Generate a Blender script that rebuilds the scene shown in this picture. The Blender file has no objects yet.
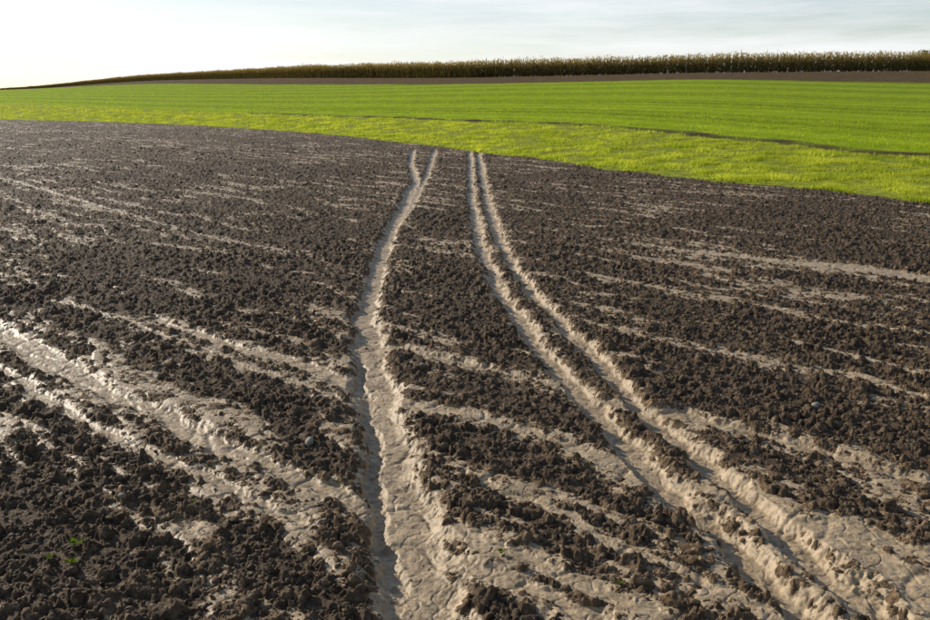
import bpy, math, numpy as np, time
from mathutils import Vector
T0=time.time()
scene=bpy.context.scene
H=1.85
SUN_EL=math.radians(23.5); SUN_AZ=math.radians(-52)   # azimuth from +Y, negative = left

# ---------------------------------------------------------------- noise
_tab=np.random.default_rng(3).random((4,65536)).astype(np.float32)
_cs=np.cos(_tab[0]*6.2831853).astype(np.float32);_sn=np.sin(_tab[0]*6.2831853).astype(np.float32)
def _hi(ix,iy,k=0,seed=0):
    n=(ix*np.int32(73856093) ^ iy*np.int32(19349663) ^ np.int32((seed*83491+k*26544+77)%2000000))
    n=(n ^ (n>>13))*np.int32(1274126177)
    return (n ^ (n>>16)) & 65535
def _h(ix,iy,k=0,seed=0): return _tab[k&3][_hi(ix,iy,k,seed)]
def perlin(x,y,seed=0):
    x0=np.floor(x);y0=np.floor(y);fx=(x-x0).astype(np.float32);fy=(y-y0).astype(np.float32)
    ix=x0.astype(np.int32);iy=y0.astype(np.int32)
    u=fx*fx*fx*(fx*(fx*6-15)+10);v=fy*fy*fy*(fy*(fy*6-15)+10)
    def g(a,b,dx,dy):
        t=_hi(ix+np.int32(a),iy+np.int32(b),0,seed)
        return _cs[t]*dx+_sn[t]*dy
    n00=g(0,0,fx,fy);n10=g(1,0,fx-1,fy);n01=g(0,1,fx,fy-1);n11=g(1,1,fx-1,fy-1)
    return 1.4*((n00*(1-u)+n10*u)*(1-v)+(n01*(1-u)+n11*u)*v)
def fbm(x,y,o=3,seed=0,rough=.5):
    a=1;s=0
    for i in range(o):
        s=s+a*perlin(x*2**i+i*7.3,y*2**i-i*3.1,seed+i);a*=rough
    return s
def domes(x,y,cell,prob,seed):
    """union of irregular, broken-topped lumps, height in units of cell"""
    x=(x/cell).astype(np.float32);y=(y/cell).astype(np.float32)
    ix=np.floor(x).astype(np.int32);iy=np.floor(y).astype(np.int32)
    out=np.zeros(x.shape,np.float32)
    for a in (-1,0,1):
        for b in (-1,0,1):
            cx=ix+np.int32(a);cy=iy+np.int32(b)
            px=cx+_h(cx,cy,0,seed);py=cy+_h(cx,cy,1,seed)
            r=_h(cx,cy,2,seed); pr=_h(cx,cy,3,seed)
            rad=.26+.6*r*r
            i=(pr*60000).astype(np.int32);c=_cs[i];s=_sn[i]
            dx=x-px;dy=y-py
            ex=(dx*c+dy*s)/rad;ey=(-dx*s+dy*c)/(rad*.65)
            d=ex*ex+ey*ey
            top=np.minimum(np.sqrt(np.clip(1-d,0,1))*.8,.45+.5*ex)
            out=np.maximum(out,np.where((pr<prob)&(d<1),np.maximum(top,0)*rad,0))
    return out
def sstep(a,b,x):
    t=np.clip((x-a)/(b-a),0,1);return t*t*(3-2*t)

# ---------------------------------------------------------------- land form (metres)
ES=np.array([-.682,-.562,-.381,-.2,-.079,.043,.166,.29,.414,.578,.706])
EY=np.array([76.6,61.6,53.25,40.75,32.3,25.4,20.6,18.1,16.2,13.8,12.2])
_K=np.array([-.56,-.38,-.2,0,.29,.55])
KS=np.linspace(-1.1,1.1,441)
def smooth_curve(v):
    q=np.interp(KS,_K,v);w=np.hanning(37);w/=w.sum()
    return np.convolve(np.pad(q,18,mode='edge'),w,mode='valid')
Y2=smooth_curve([150,170,130,95,85,80.]); E2=smooth_curve([.0048,.013,.0110,.0112,.0175,.0120])
Y3=smooth_curve([480,285,165,118,108,105.]); E3=smooth_curve([.003,.0165,.0205,.0205,.0265,.0290])
FY=smooth_curve([92,70,55,41.2,28,20.8])
def base_z(x,y):
    s=x/np.maximum(y,.5)
    y1=np.interp(s,ES,EY);y2=np.interp(s,KS,Y2);y3=np.interp(s,KS,Y3)
    z2=H+np.interp(s,KS,E2)*y2;z3=H+np.interp(s,KS,E3)*y3
    tot=0
    for k in (-.06,-.03,0,.03,.06):
        yy=y*(1+k)
        z=np.where(yy<y1,0,np.where(yy<y2,z2*(yy-y1)/(y2-y1),
            np.where(yy<y3,z2+(z3-z2)*(yy-y2)/(y3-y2), z3-(yy-y3)*.03)))
        tot=tot+z
    return tot/5

P={
'A':([(-1.82,28.6),(-1.5,22.5),(-1.1,18.13),(-1.04,13.3),(-1.05,10.46),(-.95,8.34),(-.88,6.9),(-.74,5.87),(-.6,5.0),(-.46,4.26),(-.36,3.64),(-.26,3.21),(-.18,2.86),(-.13,2.55),(-.05,1.5)],
     [.09,.09,.10,.10,.11,.11,.12,.13,.15,.13,.17,.19,.18,.17,.17],.065),
'AG':([(-.98,6.9),(-.83,5.87),(-.68,5.0),(-.53,4.26),(-.47,3.8),(-.38,3.3),(-.27,2.86),(-.2,2.4)],[.03,.035,.04,.045,.045,.045,.04,.04],.025),
'A2':([(-1.03,28.16),(-.9,19.28),(-.95,13.92),(-1.04,10.85)],[.09,.08,.08,.08],.05),
'B':([(.17,27.17),(.13,14.61),(.19,10.1),(.34,7.66),(.55,6.0),(.72,5.0),(.84,4.33),(.97,3.64),(1.11,3.13),(1.22,2.72),(1.26,2.55),(1.4,1.5)],
     [.09,.09,.085,.08,.085,.085,.09,.085,.08,.08,.08,.08],.06),
'B2':([(.45,27.5),(.4,14.61),(.46,10.46),(.6,7.87),(.83,6.42),(.99,5.4),(1.07,4.73),(1.19,4.12),(1.33,3.54),(1.42,3.05),(1.57,2.55),(1.85,1.5)],
     [.09,.09,.075,.07,.075,.075,.08,.085,.085,.08,.08,.08],.06),
'C':([(-2.66,6.66),(-1.8,5.87),(-1.1,5.4),(-.58,4.81)],[.05,.07,.075,.085],.024),
'D':([(-.7,5.95),(-.11,5.56),(.38,5.19),(.85,4.73),(1.28,4.48),(1.66,4.19),(2.03,3.87),(2.31,3.64),(3.4,2.9)],[.05,.05,.055,.075,.075,.06,.055,.055,.055],.03),
'E':([(-4.89,7.26),(-3.78,6.28),(-2.99,5.51),(-2.26,4.81),(-1.73,4.41),(-1.27,3.99),(-.82,3.64),(-.49,3.39),(-.29,3.17),(-.06,2.93),(.36,2.66),(.9,2.2)],[.07,.10,.14,.09,.08,.07,.07,.07,.07,.06,.05,.05],.024),
'F':([(-3.78,5.75),(-3.25,5.34),(-2.26,4.41),(-1.62,3.93),(-1.09,3.54),(-.74,3.25)],[.03,.04,.03,.03,.035,.04],.014),
'G':([(2.1,10.2),(2.85,9.63),(3.6,9.02),(4.25,8.69),(4.8,8.1),(5.24,7.66),(6.5,6.6)],[.03,.08,.16,.20,.18,.15,.15],.008),
'H':([(-12.52,20.59),(-10.64,18.57),(-7.7,15.36),(-5.32,12.73),(-3.61,10.85),(-1.97,9.44)],[.02,.03,.04,.02,.01,.005],.008),
'I':([(-.5,4.73),(.03,4.48),(.53,4.12),(.87,3.64)],[.10,.06,.045,.045],.01),
'J':([(.98,6.58),(1.76,5.75),(2.63,5.19),(2.91,4.73)],[.015,.035,.035,.03],.006),
'K':([(-.2,3.3),(.23,2.93),(.65,2.6),(1.1,2.2)],[.06,.055,.05,.05],.01),
'Q':([(.0,3.75),(.5,3.2),(.95,2.75),(1.3,2.3)],[.02,.03,.03,.03],.006),
'L':([(.6,4.1),(.89,3.75),(1.36,3.34),(1.74,3.17),(1.99,2.86),(2.5,2.4)],[.03,.035,.05,.07,.07,.06],.01),
'N':([(-3.77,7.26),(-2.56,6.28),(-1.41,5.25),(-.78,4.73)],[.01,.015,.02,.02],.005),
'O':([(1.25,4.0),(1.42,3.5),(1.62,3.05),(1.8,2.6),(2.1,1.9)],[.02,.06,.10,.13,.14],.006),
}
def flow(x,y):
    m1=perlin(x*7,y*7,12);m2=perlin(x*7,y*7,15)
    wx=x+.05*perlin(x*2.3,y*2.3,11)+.035*m1+.013*perlin(x*19,y*19,13)+.008*perlin(x*47,y*47,18)
    wy=y+.05*perlin(x*2.3,y*2.3,14)+.035*m2+.013*perlin(x*19,y*19,16)+.008*perlin(x*47,y*47,19)
    silt=np.zeros(x.shape,np.float32);carve=np.zeros(x.shape,np.float32)
    spread=.75+.9*fbm(x*1.4,y*1.4,2,17)
    for k,(pts,w,dep) in P.items():
        pts=np.array(pts,float);w=np.array(w)
        lo=pts.min(0)-.8;hi=pts.max(0)+.8
        m=np.where((x>lo[0])&(x<hi[0])&(y>lo[1])&(y<hi[1]))[0]
        if len(m)==0: continue
        X=wx[m];Y=wy[m];best=np.full(X.shape,1e9);bw=np.zeros(X.shape)
        for i in range(len(pts)-1):
            ax,ay=pts[i];bx,by=pts[i+1];dx=bx-ax;dy=by-ay
            tt=np.clip(((X-ax)*dx+(Y-ay)*dy)/(dx*dx+dy*dy),0,1)
            ww=w[i]+(w[i+1]-w[i])*tt
            d=np.hypot(X-ax-dx*tt,Y-ay-dy*tt)-ww
            q=d<best;best=np.where(q,d,best);bw=np.where(q,ww,bw)
        track=k[0] in 'AB'
        ap=(.08 if track else .17)*np.clip(spread[m],.15,1.8)*(1+.03*Y)
        if k=='AG':
            carve[m]+= (1-sstep(-.5,.35,best/bw))*dep*sstep(-.5,.4,perlin(X*.9,Y*1.1,77))
            continue
        core=1-sstep(-.35*bw,.025,best)
        apron=.60*(1-np.clip(best/ap,0,1))
        silt[m]=np.maximum(silt[m],np.maximum(core,apron))
        c=1-sstep(-.55*bw,.3*bw+.02,best)
        carve[m]=np.maximum(carve[m],c*dep)
    u=x*.72-y*.69+.25*perlin(x*.8,y*.8,31);v=x*.69+y*.72+.2*perlin(x*1.1,y*1.1,32)
    n=fbm(u*.5,v*3.4,3,33)+.45*perlin(x*.22,y*.22,36)
    n2=fbm(u*1.8,v*12,2,37)
    nearl=sstep(4.8,2.8,y)*(sstep(-.2,-1.2,x)*.22-sstep(.2,.8,x)*.25)
    wash=.14+.54*sstep(-.2,.95,n-nearl)+.34*n2*sstep(-.6,.5,n-nearl)
    silt=np.maximum(silt,np.clip(wash,0,.66))
    return silt,carve
def surface(x,y):
    s=x/np.maximum(y,.5)
    jag=.25*perlin(x*1.3,y*1.3,61)+.5*perlin(x*.2,y*.2,62)
    y1=np.interp(s,ES,EY)
    n=np.clip((y1+jag-y)/.15,0,1)
    y2=np.interp(s,KS,Y2);y3=np.interp(s,KS,Y3)
    top=sstep(-.6,.6,y-y2-.8*perlin(x*.12,y*.12,63))
    z=base_z(x,y)
    zz=np.zeros(x.shape,np.float32);expo=zz.copy();k=zz.copy()
    M=np.where(n>0)[0];x=x[M];y=y[M]
    silt,carve=flow(x,y)
    wx=x+.022*perlin(x*16,y*16,21)+.009*perlin(x*45,y*45,23);wy=y+.022*perlin(x*16,y*16,22)+.009*perlin(x*45,y*45,24)
    c1=domes(wx,wy,.12,.33,1)*.12
    c2=domes(wx,wy,.058,.75,2)*.058
    c3=domes(wx,wy,.027,.9,3)*.027
    patch=.5+.5*sstep(-.4,.5,fbm(x*.9,y*.9,2,41))
    cl=np.maximum(c1*.75,c2)*patch+c2*.45+c3*1.1
    cl=cl+.011*fbm(x*5,y*5,2,42)+.004*perlin(x*32,y*32,43)+.003*perlin(x*80,y*80,44)
    kk=np.clip(silt,0,1)
    u=x*.72-y*.69;v=x*.69+y*.72
    smooth=.006*fbm(x*5,y*5,3,51)+.0016*perlin(x*40,y*40,52)+.0022*perlin(u*5,v*30,53)
    smooth=smooth-.007*sstep(.12,0,np.abs(perlin(x*3.2,y*3.2,54)))-.0035*sstep(.1,0,np.abs(perlin(x*9,y*9,55)))
    fill=kk*.031-.006
    f=fill+smooth
    zs=np.maximum(cl*(1-.4*sstep(.4,.8,kk)),f)
    ex=sstep(-.003,.006,f-cl)*sstep(.15,.38,kk)
    flat=sstep(.64,.95,kk)
    ex=np.maximum(ex,flat)
    zs=zs*(1-flat)+flat*(smooth+.010+cl*.12)
    zs=zs-carve
    zz[M]=zs;expo[M]=ex;k[M]=kk
    return z+n*zz+(1-n)*.01,expo*n,n,top,y1,y2,y3,k

# ---------------------------------------------------------------- mesh helpers
def mesh_obj(name,verts,faces,mat,smooth=False,attrs=None):
    me=bpy.data.meshes.new(name)
    verts=np.asarray(verts,np.float32);faces=np.asarray(faces,np.int32)
    nf=len(faces);k=faces.shape[1]
    me.vertices.add(len(verts));me.vertices.foreach_set('co',verts.ravel())
    me.loops.add(nf*k);me.loops.foreach_set('vertex_index',faces.ravel())
    me.polygons.add(nf)
    me.polygons.foreach_set('loop_start',np.arange(0,nf*k,k,dtype=np.int32))
    me.polygons.foreach_set('loop_total',np.full(nf,k,np.int32))
    if smooth: me.polygons.foreach_set('use_smooth',np.ones(nf,bool))
    for a,v in (attrs or {}).items():
        at=me.attributes.new(a,'FLOAT','POINT');at.data.foreach_set('value',np.asarray(v,np.float32))
    me.update(calc_edges=True)
    me.materials.append(mat)
    ob=bpy.data.objects.new(name,me);scene.collection.objects.link(ob)
    return ob

class NT:
    def __init__(s,tree): s.t=tree
    def n(s,typ,**kw):
        nd=s.t.nodes.new(typ)
        for k,v in kw.items():
            if k in ('inputs',): 
                for kk,vv in v.items(): nd.inputs[kk].default_value=vv
            else: setattr(nd,k,v)
        return nd
    def l(s,a,b): s.t.links.new(a,b)
    def noise(s,vec,scale,detail=4,rough=.55):
        nd=s.n('ShaderNodeTexNoise',inputs={'Scale':scale,'Detail':detail,'Roughness':rough})
        if vec is not None: s.l(vec,nd.inputs['Vector'])
        return nd.outputs['Fac']
    def ramp(s,fac,stops):
        nd=s.n('ShaderNodeValToRGB');cr=nd.color_ramp
        while len(cr.elements)<len(stops): cr.elements.new(.5)
        for e,(p,c) in zip(cr.elements,stops):
            e.position=p;e.color=(*c,1) if not isinstance(c,(int,float)) else (c,c,c,1)
        s.l(fac,nd.inputs[0]);return nd.outputs[0]
    def mix(s,f,a,b,mode='MIX'):
        nd=s.n('ShaderNodeMix',data_type='RGBA',blend_type=mode)
        for i,vv in ((0,f),(6,a),(7,b)):
            if hasattr(vv,'links'): s.l(vv,nd.inputs[i])
            elif i==0: nd.inputs[0].default_value=vv
            else: nd.inputs[i].default_value=(*vv,1)
        return nd.outputs[2]
    def math(s,op,a,b=0):
        nd=s.n('ShaderNodeMath',operation=op)
        for i,vv in ((0,a),(1,b)):
            if hasattr(vv,'links'): s.l(vv,nd.inputs[i])
            else: nd.inputs[i].default_value=vv
        return nd.outputs[0]
    def attr(s,name): return s.n('ShaderNodeAttribute',attribute_name=name).outputs['Fac']
def newmat(name):
    m=bpy.data.materials.new(name);m.use_nodes=True
    t=NT(m.node_tree);b=m.node_tree.nodes['Principled BSDF'];return m,t,b

def soil_color(t,pos,n2):
    a=t.ramp(n2,[(.3,(.044,.029,.018)),(.52,(.105,.072,.045)),(.72,(.24,.174,.110))])
    return t.mix(t.ramp(t.attr('wash'),[(.15,0.),(.65,.65)]),a,t.mix(1,a,(2.1,2.02,1.82),'MULTIPLY'))
# ground material
gm,t,b=newmat('field_ground')
pos=t.n('ShaderNodeNewGeometry').outputs['Position']
nA=t.noise(pos,26,4,.65); nB=t.noise(pos,7,4,.65); nC=t.noise(pos,150,2,.7); nD=t.noise(pos,1.2,4,.65)
soil=soil_color(t,pos,nA)
mp=t.n('ShaderNodeMapping');mp.inputs['Rotation'].default_value=(0,0,math.radians(43));mp.inputs['Scale'].default_value=(2.2,26,1);t.l(pos,mp.inputs['Vector'])
nst=t.noise(mp.outputs[0],1,3,.6)
silt=t.ramp(nB,[(.3,(.23,.160,.092)),(.5,(.42,.310,.186)),(.7,(.62,.48,.31))])
silt=t.mix(.4,silt,t.ramp(nst,[(.32,(.17,.115,.065)),(.62,(.60,.46,.29))]))
silt=t.mix(.3,silt,t.ramp(nC,[(.35,(.15,.10,.065)),(.65,(.57,.44,.28))]))
silt=t.mix(t.ramp(nA,[(.34,.7),(.5,0.)]),silt,(.14,.098,.060))
sm=t.math('ADD',t.attr('silt'),t.math('MULTIPLY',t.math('SUBTRACT',nA,.5),1.3))
sm=t.ramp(sm,[(.27,0.),(.8,1.)])
sm=t.math('MULTIPLY',sm,t.ramp(t.attr('silt'),[(.02,0.),(.25,1.)]))
earth=t.mix(sm,soil,silt)
# green
dist=t.attr('dist')
near=t.ramp(nB,[(.3,(.09,.10,.018)),(.5,(.24,.27,.03)),(.7,(.40,.42,.08))])
row=t.math('SINE',t.math('MULTIPLY',dist,2.4));row2=t.math('SINE',t.math('MULTIPLY',dist,.62))
rr=t.ramp(t.math('ADD',t.math('MULTIPLY',t.math('ADD',row,row2),.22),.5),[(.1,.55),(.8,1.1)])
far=t.ramp(nD,[(.3,(.19,.275,.014)),(.7,(.32,.40,.026))])
far=t.mix(.9,far,t.mix(1,far,rr,'MULTIPLY'))
green=t.mix(t.attr('far'),near,far)
green=t.mix(t.attr('furrow'),green,(.07,.05,.025))
topc=t.ramp(nD,[(.3,(.070,.046,.024)),(.7,(.16,.108,.06))])
c=t.mix(t.attr('top'),green,topc)
c=t.mix(t.attr('ploughed'),c,earth)
t.l(c,b.inputs['Base Color'])
r=t.ramp(sm,[(0.,.8),(1.,.5)]);t.l(r,b.inputs['Roughness'])
t.l(t.math('ADD',t.math('MULTIPLY',t.attr('ploughed'),t.ramp(sm,[(0.,.12),(1.,.25)])),.02),b.inputs['Specular IOR Level'])
bp=t.n('ShaderNodeBump',inputs={'Strength':.9,'Distance':.02})
hb=t.math('ADD',t.noise(pos,70,3,.75),nB)
hb=t.math('MULTIPLY',hb,t.ramp(sm,[(0.,1.),(1.,.2)]))
t.l(hb,bp.inputs['Height']);t.l(bp.outputs[0],b.inputs['Normal'])

# clod material
cm,t,b=newmat('clod_soil')
pos=t.n('ShaderNodeNewGeometry').outputs['Position']
nA=t.noise(pos,26,4,.65)
t.l(soil_color(t,pos,nA),b.inputs['Base Color']);b.inputs['Roughness'].default_value=.75;b.inputs['Specular IOR Level'].default_value=.18
bp=t.n('ShaderNodeBump',inputs={'Strength':.8,'Distance':.01});t.l(t.noise(pos,90,3,.7),bp.inputs['Height']);t.l(bp.outputs[0],b.inputs['Normal'])
# stone
stm,t,b=newmat('field_stone')
pos=t.n('ShaderNodeNewGeometry').outputs['Position']
t.l(t.ramp(t.noise(pos,30,4),[(.3,(.14,.12,.09)),(.7,(.28,.25,.20))]),b.inputs['Base Color']);b.inputs['Roughness'].default_value=.8

def leafmat(name,c1,c2,scale,trans,attr=None):
    m,t,b=newmat(name)
    m.node_tree.nodes.remove(b)
    pos=t.n('ShaderNodeNewGeometry').outputs['Position']
    col=t.ramp(t.noise(pos,scale,2,.7),[(.3,c1),(.7,c2)])
    if attr:
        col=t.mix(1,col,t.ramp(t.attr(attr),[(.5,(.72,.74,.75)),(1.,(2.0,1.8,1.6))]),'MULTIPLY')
    d=t.n('ShaderNodeBsdfDiffuse');tr=t.n('ShaderNodeBsdfTranslucent');mx=t.n('ShaderNodeMixShader',inputs={0:trans})
    t.l(col,d.inputs[0]);t.l(t.mix(1,col,(1.7,1.6,1.0),'MULTIPLY'),tr.inputs[0]);t.l(d.outputs[0],mx.inputs[1]);t.l(tr.outputs[0],mx.inputs[2])
    t.l(mx.outputs[0],m.node_tree.nodes['Material Output'].inputs[0]);return m
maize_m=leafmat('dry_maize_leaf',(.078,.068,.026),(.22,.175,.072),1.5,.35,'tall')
nearg_m=leafmat('young_grass_blade',(.20,.27,.018),(.46,.50,.07),.8,.55)
farg_m=leafmat('winter_wheat_blade',(.18,.27,.012),(.33,.42,.026),.5,.55)
tree_m=leafmat('distant_foliage',(.05,.055,.02),(.13,.13,.04),.6,.3)

# ---------------------------------------------------------------- ground sheet
sf=np.linspace(-.72,.72,1250)
side=np.array([.76,.82,.92,1.05,1.25,1.5,1.9,2.5,3.5,6])
S=np.concatenate([-side[::-1],sf,side])
ys=[1.8];
while ys[-1]<60: ys.append(ys[-1]+.0046*(ys[-1]/2.7)**1.44)
while ys[-1]<1500: ys.append(ys[-1]*1.014)
ys=np.array(ys)
SS,YY=np.meshgrid(S,ys)
X=(SS*YY).ravel();Y=YY.ravel()
z,silt,n,top,y1,y2,y3,k=surface(X,Y)
s_=X/Y
fy=np.interp(s_,KS,FY)
farm=sstep(-.8,.8,Y-fy)
def furrow(x,y,fy):
    return np.clip((1-sstep(.35,.9+.006*y,np.abs(y-fy-.5*perlin(x*.35,y*.35,80))))*(.75+.6*perlin(x*.8,y*.8,81)+.3*perlin(x*.2,y*.2,82))*sstep(-.45,-.1,x/y),0,1)
fur=furrow(X,Y,fy)
R,C=YY.shape
idx=np.arange(R*C).reshape(R,C)
F=np.stack([idx[:-1,:-1],idx[:-1,1:],idx[1:,1:],idx[1:,:-1]],-1).reshape(-1,4)
g=mesh_obj('ploughed_field_ground',np.stack([X,Y,z],1),F,gm,True,{'silt':silt,'ploughed':n,'top':top,'far':farm,'furrow':fur,'wash':k,'dist':Y-fy})
me_v=[[-400,-200,0],[400,-200,0],[400,1.82,0],[-400,1.82,0]]
g2=mesh_obj('field_ground',me_v,[[0,1,2,3]],gm,False,{'ploughed':[1]*4,'wash':[.3]*4})

# ---------------------------------------------------------------- scattered clods
import bmesh
def ico(sub):
    bm=bmesh.new();bmesh.ops.create_icosphere(bm,subdivisions=sub,radius=1)
    v=np.array([q.co[:] for q in bm.verts]);f=np.array([[w.index for w in q.verts] for q in bm.faces]);bm.free();return v,f
def rotz(v,a):
    c=np.cos(a)[:,None];s=np.sin(a)[:,None]
    return np.stack([v[...,0]*c-v[...,1]*s,v[...,0]*s+v[...,1]*c,v[...,2]],-1)
def rotx(v,a):
    c=np.cos(a)[:,None];s=np.sin(a)[:,None]
    return np.stack([v[...,0],v[...,1]*c-v[...,2]*s,v[...,1]*s+v[...,2]*c],-1)
def clods(px,py,size,sub,nvar=32,amp=.3,seed=0,cut=True):
    r=np.random.default_rng(seed)
    v,f=ico(sub);vs=[]
    for i in range(nvar):
        o=r.random(3)*50
        d=np.ones(len(v))
        if cut:
            pn=r.normal(0,1,(9,3));pn/=np.linalg.norm(pn,axis=1)[:,None];ph=r.uniform(.42,.95,9)
            dots=v@pn.T
            d=np.minimum(1.15,np.where(dots>.05,ph/np.maximum(dots,.05),9).min(1))
        d=d*(1+amp*perlin(v[:,0]*1.6+o[0]+v[:,2],v[:,1]*1.6+o[1]-v[:,2]*.7,i)+amp*.7*perlin(v[:,0]*3.5+o[1],v[:,1]*3.5+v[:,2]*3+o[2],i+50))
        q=v*d[:,None]*np.array([1.15,r.uniform(.6,1.),r.uniform(.45,.75)])
        vs.append(q)
    vs=np.array(vs)
    N=len(px);w=vs[r.integers(0,nvar,N)]
    w=rotx(w,r.normal(0,.5,N));w=rotz(w,r.random(N)*6.283)
    w=w*size[:,None,None]
    sf_=surface(px,py);zg=sf_[0]
    w[...,0]+=px[:,None];w[...,1]+=py[:,None];w[...,2]+=(zg+size*r.uniform(-.35,.25,N))[:,None]
    Fs=f[None]+(np.arange(N)*len(v))[:,None,None]
    return w.reshape(-1,3),Fs.reshape(-1,3),np.repeat(sf_[7],len(v))
def scatter(N,ya,yb,p,smax=.74,seed=0,keep=.05):
    r=np.random.default_rng(seed)
    u=r.random(N);e=2-p
    y=(ya**e+u*(yb**e-ya**e))**(1/e)
    s=r.uniform(-smax,smax,N);x=s*y
    y1=np.interp(s,ES,EY)
    k=surface(x,y)[7]
    pat=sstep(-.5,.5,fbm(x*1.2,y*1.2,2,91))*.7+.3
    m=(y<y1-.05)&((r.random(N)<(1-.85*sstep(.35,.85,k))*pat*(k<.9))|(r.random(N)<keep*.6))
    return x[m],y[m],k[m]
V=[];Fc=[];W=[];off=0
for (N,ya,yb,p,sub,lo,hi,sd) in [(9000,1.9,6.5,1.2,2,.006,.027,1),(70000,1.9,9,1.2,1,.0025,.012,2),(38000,6,18,1.6,1,.007,.032,3),(38000,16,62,1.9,1,.02,.055,4)]:
    x,y,k=scatter(N,ya,yb,p,seed=sd)
    r=np.random.default_rng(sd+100)
    sz=(lo+(hi-lo)*r.random(len(x))**3)*(1-.4*sstep(.4,.7,k))
    v,f,kw=clods(x,y,sz,sub,seed=sd)
    V.append(v);Fc.append(f+off);W.append(kw);off+=len(v)
mesh_obj('soil_clods',np.concatenate(V),np.concatenate(Fc),cm,False,{'wash':np.concatenate(W)})
sx=np.array([-.85,2.14,-.3,1.9,.4,-2.2,.62,-1.6,1.1]);sy=np.array([4.06,4.59,5.3,3.6,3.4,6.9,8.1,3.4,6.9])
sz=np.array([.035,.03,.018,.02,.015,.03,.03,.018,.02])
v,f,_=clods(sx,sy,sz,3,amp=.12,seed=9,cut=False);mesh_obj('field_stones',v,f,stm,True)
# ---------------------------------------------------------------- blades
def blades(x,y,z,h,w,seed,nb=4,name='',mat=None,lean=.45):
    r=np.random.default_rng(seed);N=len(x)
    x=np.repeat(x,nb);y=np.repeat(y,nb);z=np.repeat(z,nb);h=np.repeat(h,nb)*r.uniform(.6,1.2,N*nb);w=np.repeat(w,nb)
    a=r.random(N*nb)*6.283;l=r.uniform(.1,1,N*nb)*lean*2
    dx=np.cos(a);dy=np.sin(a)
    ax=r.random(N*nb)*6.283
    bxv=np.cos(ax)*w;byv=np.sin(ax)*w
    x=x+r.normal(0,1,N*nb)*w*2;y=y+r.normal(0,1,N*nb)*w*2
    z=z-.01
    p0=np.stack([x-bxv,y-byv,z],1);p1=np.stack([x+bxv,y+byv,z],1)
    p4=np.stack([x+dx*h*l,y+dy*h*l,z+h*(1-.3*l)],1)
    V=np.stack([p0,p1,p4],1).reshape(-1,3)
    F=np.arange(N*nb*3).reshape(-1,3)
    return mesh_obj(name,V,F,mat)
def greens(N,zone,seed):
    r=np.random.default_rng(seed)
    s=r.uniform(-.74,.74,N)
    y1=np.interp(s,ES,EY);fy=np.interp(s,KS,FY);y2=np.interp(s,KS,Y2)
    if zone==0: ya,yb=y1,fy
    else: ya,yb=fy,np.minimum(y2,fy*2.6)
    y=1/(1/yb+r.random(N)*(1/ya-1/yb)) ; x=s*y
    m=(surface(x,y)[2]<.5)&(r.random(N)>1.3*furrow(x,y,fy))
    if zone==0: m&=(r.random(N)<.35+.65*sstep(-.4,.3,fbm(x*.5,y*1.2,3,96)))
    x,y=x[m],y[m]
    return x,y,base_z(x,y)
x,y,zz=greens(95000,0,5)
clump=sstep(-.5,.5,fbm(x*1.1,y*1.1,2,95))
blades(x,y,zz,.03+.11*clump,.004+.00022*y,6,4,'green_cover_crop',nearg_m)
x,y,zz=greens(55000,1,8)
blades(x,y,zz,np.full(len(x),.08),.004+.00025*y,9,3,'winter_wheat_crop',farg_m,.3)

# ---------------------------------------------------------------- maize
def maize():
    r=np.random.default_rng(12)
    sg=np.linspace(-.56,1.0,4000);yg=np.interp(sg,KS,Y3);xg=sg*yg
    L=np.concatenate([[0],np.cumsum(np.hypot(np.diff(xg),np.diff(yg)))])
    xs=[];ysl=[]
    for row in range(12):
        d=np.arange(0,L[-1],.27);d=d+r.normal(0,.14,len(d))
        px=np.interp(d,L,xg);py=np.interp(d,L,yg)+.4+row*.7+r.normal(0,.14,len(d))
        xs.append(px);ysl.append(py)
    x=np.concatenate(xs);y=np.concatenate(ysl);N=len(x)
    z=base_z(x,y);h=2.1+.25*perlin(x*.15,y*.15,7)+.25*perlin(x*.6,y*.6,8)+r.normal(0,.14,N)
    fade=1.0-.25*sstep(-.4,-.52,x/y);h=h*fade
    Vs=[];Fs=[];As=[];off=0
    def add(quads):
        nonlocal off
        M=len(quads);Vs.append(quads.reshape(-1,3));Fs.append(off+np.arange(M*4).reshape(M,4));off+=M*4
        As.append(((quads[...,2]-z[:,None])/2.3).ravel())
    w=.018
    add(np.stack([np.stack([x-w,y,z],1),np.stack([x+w,y,z],1),np.stack([x+w*.5,y,z+h],1),np.stack([x-w*.5,y,z+h],1)],1))
    for i in range(9):
        a=r.random(N)*6.283;hz=z+h*(.10+.088*i+r.uniform(-.04,.04,N));ln=r.uniform(.35,.6,N)*(1-.04*i)
        dx=np.cos(a);dy=np.sin(a);ww=.055
        nx=-dy*ww;ny=dx*ww
        up=r.uniform(.1,.3,N);dn=r.uniform(.1,.5,N)
        m=np.stack([x+dx*ln*.5,y+dy*ln*.5,hz+up],1);e=np.stack([x+dx*ln,y+dy*ln,hz+up-dn],1);b0=np.stack([x,y,hz],1)
        nn=np.stack([nx,ny,np.zeros(N)],1)
        add(np.stack([b0-nn*.5,b0+nn*.5,m+nn,m-nn],1));add(np.stack([m-nn,m+nn,e+nn*.2,e-nn*.2],1))
    for i in range(3):
        a=r.random(N)*6.283;l=r.uniform(.05,.14,N)
        b0=np.stack([x,y,z+h-.05],1);e=np.stack([x+np.cos(a)*l,y+np.sin(a)*l,z+h+r.uniform(.1,.25,N)],1);nn=np.array([[.015,0,0]])
        add(np.stack([b0-nn,b0+nn,e+nn,e-nn],1))
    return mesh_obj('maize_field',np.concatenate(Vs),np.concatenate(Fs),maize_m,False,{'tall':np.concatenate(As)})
maize()

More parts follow.
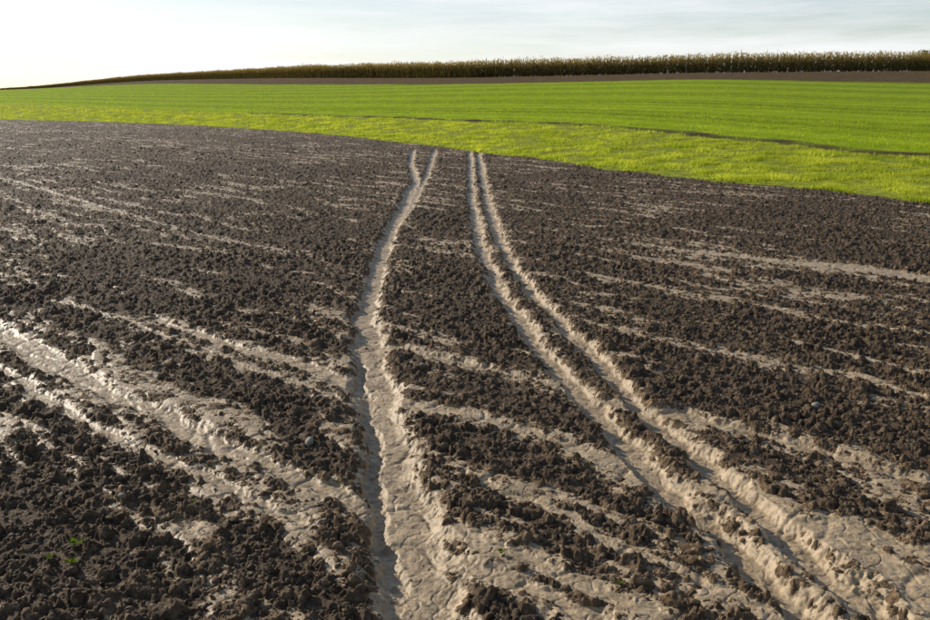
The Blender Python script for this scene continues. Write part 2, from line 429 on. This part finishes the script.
# ---------------------------------------------------------------- distant trees behind the maize, far right
def far_trees():
    r=np.random.default_rng(31);Vs=[];Fs=[];o=0
    for (tx,ty,hh) in [(98,182,8.9),(103,185,9.8),(108,184,9.4),(114,188,10.4),(121,186,9.8),(129,190,10.5)]:
        z0=float(base_z(np.array([tx]),np.array([ty]))[0])
        for q in range(6):                                   # trunk and limbs
            a=r.random()*6.28;b0=Vector((tx,ty,z0));e=Vector((tx+math.cos(a)*(1.6 if q else 0),ty+math.sin(a)*(1.6 if q else 0),z0+hh*.75));s0=Vector((.22,0,0)) 
            b1=b0 if q==0 else b0.lerp(Vector((tx,ty,z0+hh)),.35)
            Vs+=[b1-s0,b1+s0,e+s0*.3,e-s0*.3];Fs.append((o,o+1,o+2,o+3));o+=4
        cs=[(tx+r.normal(0,1.8),ty+r.normal(0,1.5),z0+hh*r.uniform(.5,.85),r.uniform(.9,1.7)) for _ in range(10)]
        for cx,cy,cz,cr in cs:
            for _ in range(120):
                d=Vector(r.normal(0,1,3)).normalized()*cr*r.uniform(.5,1.1)
                p=Vector((cx,cy,cz))+d;u=Vector(r.normal(0,1,3)).normalized()*.16;v=Vector(r.normal(0,1,3)).normalized()*.16
                Vs+=[p-u,p+v,p+u,p-v];Fs.append((o,o+1,o+2,o+3));o+=4
    mesh_obj('distant_trees',[tuple(v) for v in Vs],Fs,tree_m)
far_trees()

# ---------------------------------------------------------------- weeds
def weed(cx,cy,sc,seed):
    r=np.random.default_rng(seed);N=11
    z0=float(surface(np.array([cx]),np.array([cy]))[0][0])+.008
    Vs=[];Fs=[];o=0
    for i in range(N):
        a=i*2.4+r.normal(0,.2);L=sc*r.uniform(.6,1.1);el=r.uniform(.5,1.2)
        for j,tt in enumerate(np.linspace(0,1,6)):
            w=sc*.12*math.sin(math.pi*min(1,.08+tt*.92))
            R=L*tt*math.cos(el);zz=z0-.004+L*tt*math.sin(el)*(1-.45*tt)
            px=cx+R*math.cos(a);py=cy+R*math.sin(a);nx=-math.sin(a)*w;ny=math.cos(a)*w
            Vs+= [(px-nx,py-ny,zz+w*.3),(px,py,zz),(px+nx,py+ny,zz+w*.3)]
            if j:
                q=o+(j-1)*3;Fs+=[(q,q+1,q+4,q+3),(q+1,q+2,q+5,q+4)]
        o+=18
    mesh_obj('weed_seedling',Vs,Fs,weed_m,True)
weed_m=leafmat('weed_leaf',(.06,.11,.015),(.14,.20,.025),20,.4)
for i,(a,b_,c_) in enumerate([(-1.64,3.01,.06),(-1.57,2.84,.05),(-1.69,2.9,.035),(.15,2.96,.04),(-1.25,3.35,.022),(.6,2.75,.025)]): weed(a,b_,c_,i)

# ---------------------------------------------------------------- sky and sun
w=bpy.data.worlds.new('sky');scene.world=w;w.use_nodes=True
t=NT(w.node_tree);bg=w.node_tree.nodes['Background']
sk=t.n('ShaderNodeTexSky',sky_type='NISHITA',sun_disc=False,sun_elevation=SUN_EL,sun_rotation=SUN_AZ,air_density=1.0,dust_density=.6,ozone_density=1.5)
tc=t.n('ShaderNodeTexCoord').outputs['Generated']
mp=t.n('ShaderNodeMapping');mp.inputs['Scale'].default_value=(1.3,1.3,13);mp.inputs['Rotation'].default_value=(.05,.14,0);t.l(tc,mp.inputs['Vector'])
cl=t.ramp(t.noise(mp.outputs[0],1.5,6,.6),[(.36,.25),(.64,.95)])
sp=t.n('ShaderNodeSeparateXYZ');t.l(tc,sp.inputs[0])
low=t.ramp(sp.outputs[2],[(.12,1.),(.42,.06)])       # haze and cirrus lie low, the zenith is clear
cl=t.math('MULTIPLY',cl,low)
col=t.mix(cl,sk.outputs[0],(9.3,9.45,9.6))
t.l(col,bg.inputs[0]);bg.inputs[1].default_value=.110
sd=bpy.data.lights.new('sun','SUN');sd.energy=5;sd.angle=math.radians(.5);sd.color=(1,.92,.79)
so=bpy.data.objects.new('sun',sd);scene.collection.objects.link(so)
Sv=Vector((math.sin(SUN_AZ)*math.cos(SUN_EL),math.cos(SUN_AZ)*math.cos(SUN_EL),math.sin(SUN_EL)))
so.rotation_euler=Sv.to_track_quat('Z','Y').to_euler();so.location=(-30,30,30)

# ---------------------------------------------------------------- camera
cd=bpy.data.cameras.new('camera');cd.lens=31.16;cd.sensor_width=36;cd.clip_end=5000;cd.clip_start=.05
co=bpy.data.objects.new('camera',cd);scene.collection.objects.link(co)
co.location=(0,0,H);co.rotation_euler=(math.radians(90-15),0,0);scene.camera=co
scene.view_settings.view_transform='Standard';scene.view_settings.look='None';scene.view_settings.exposure=0
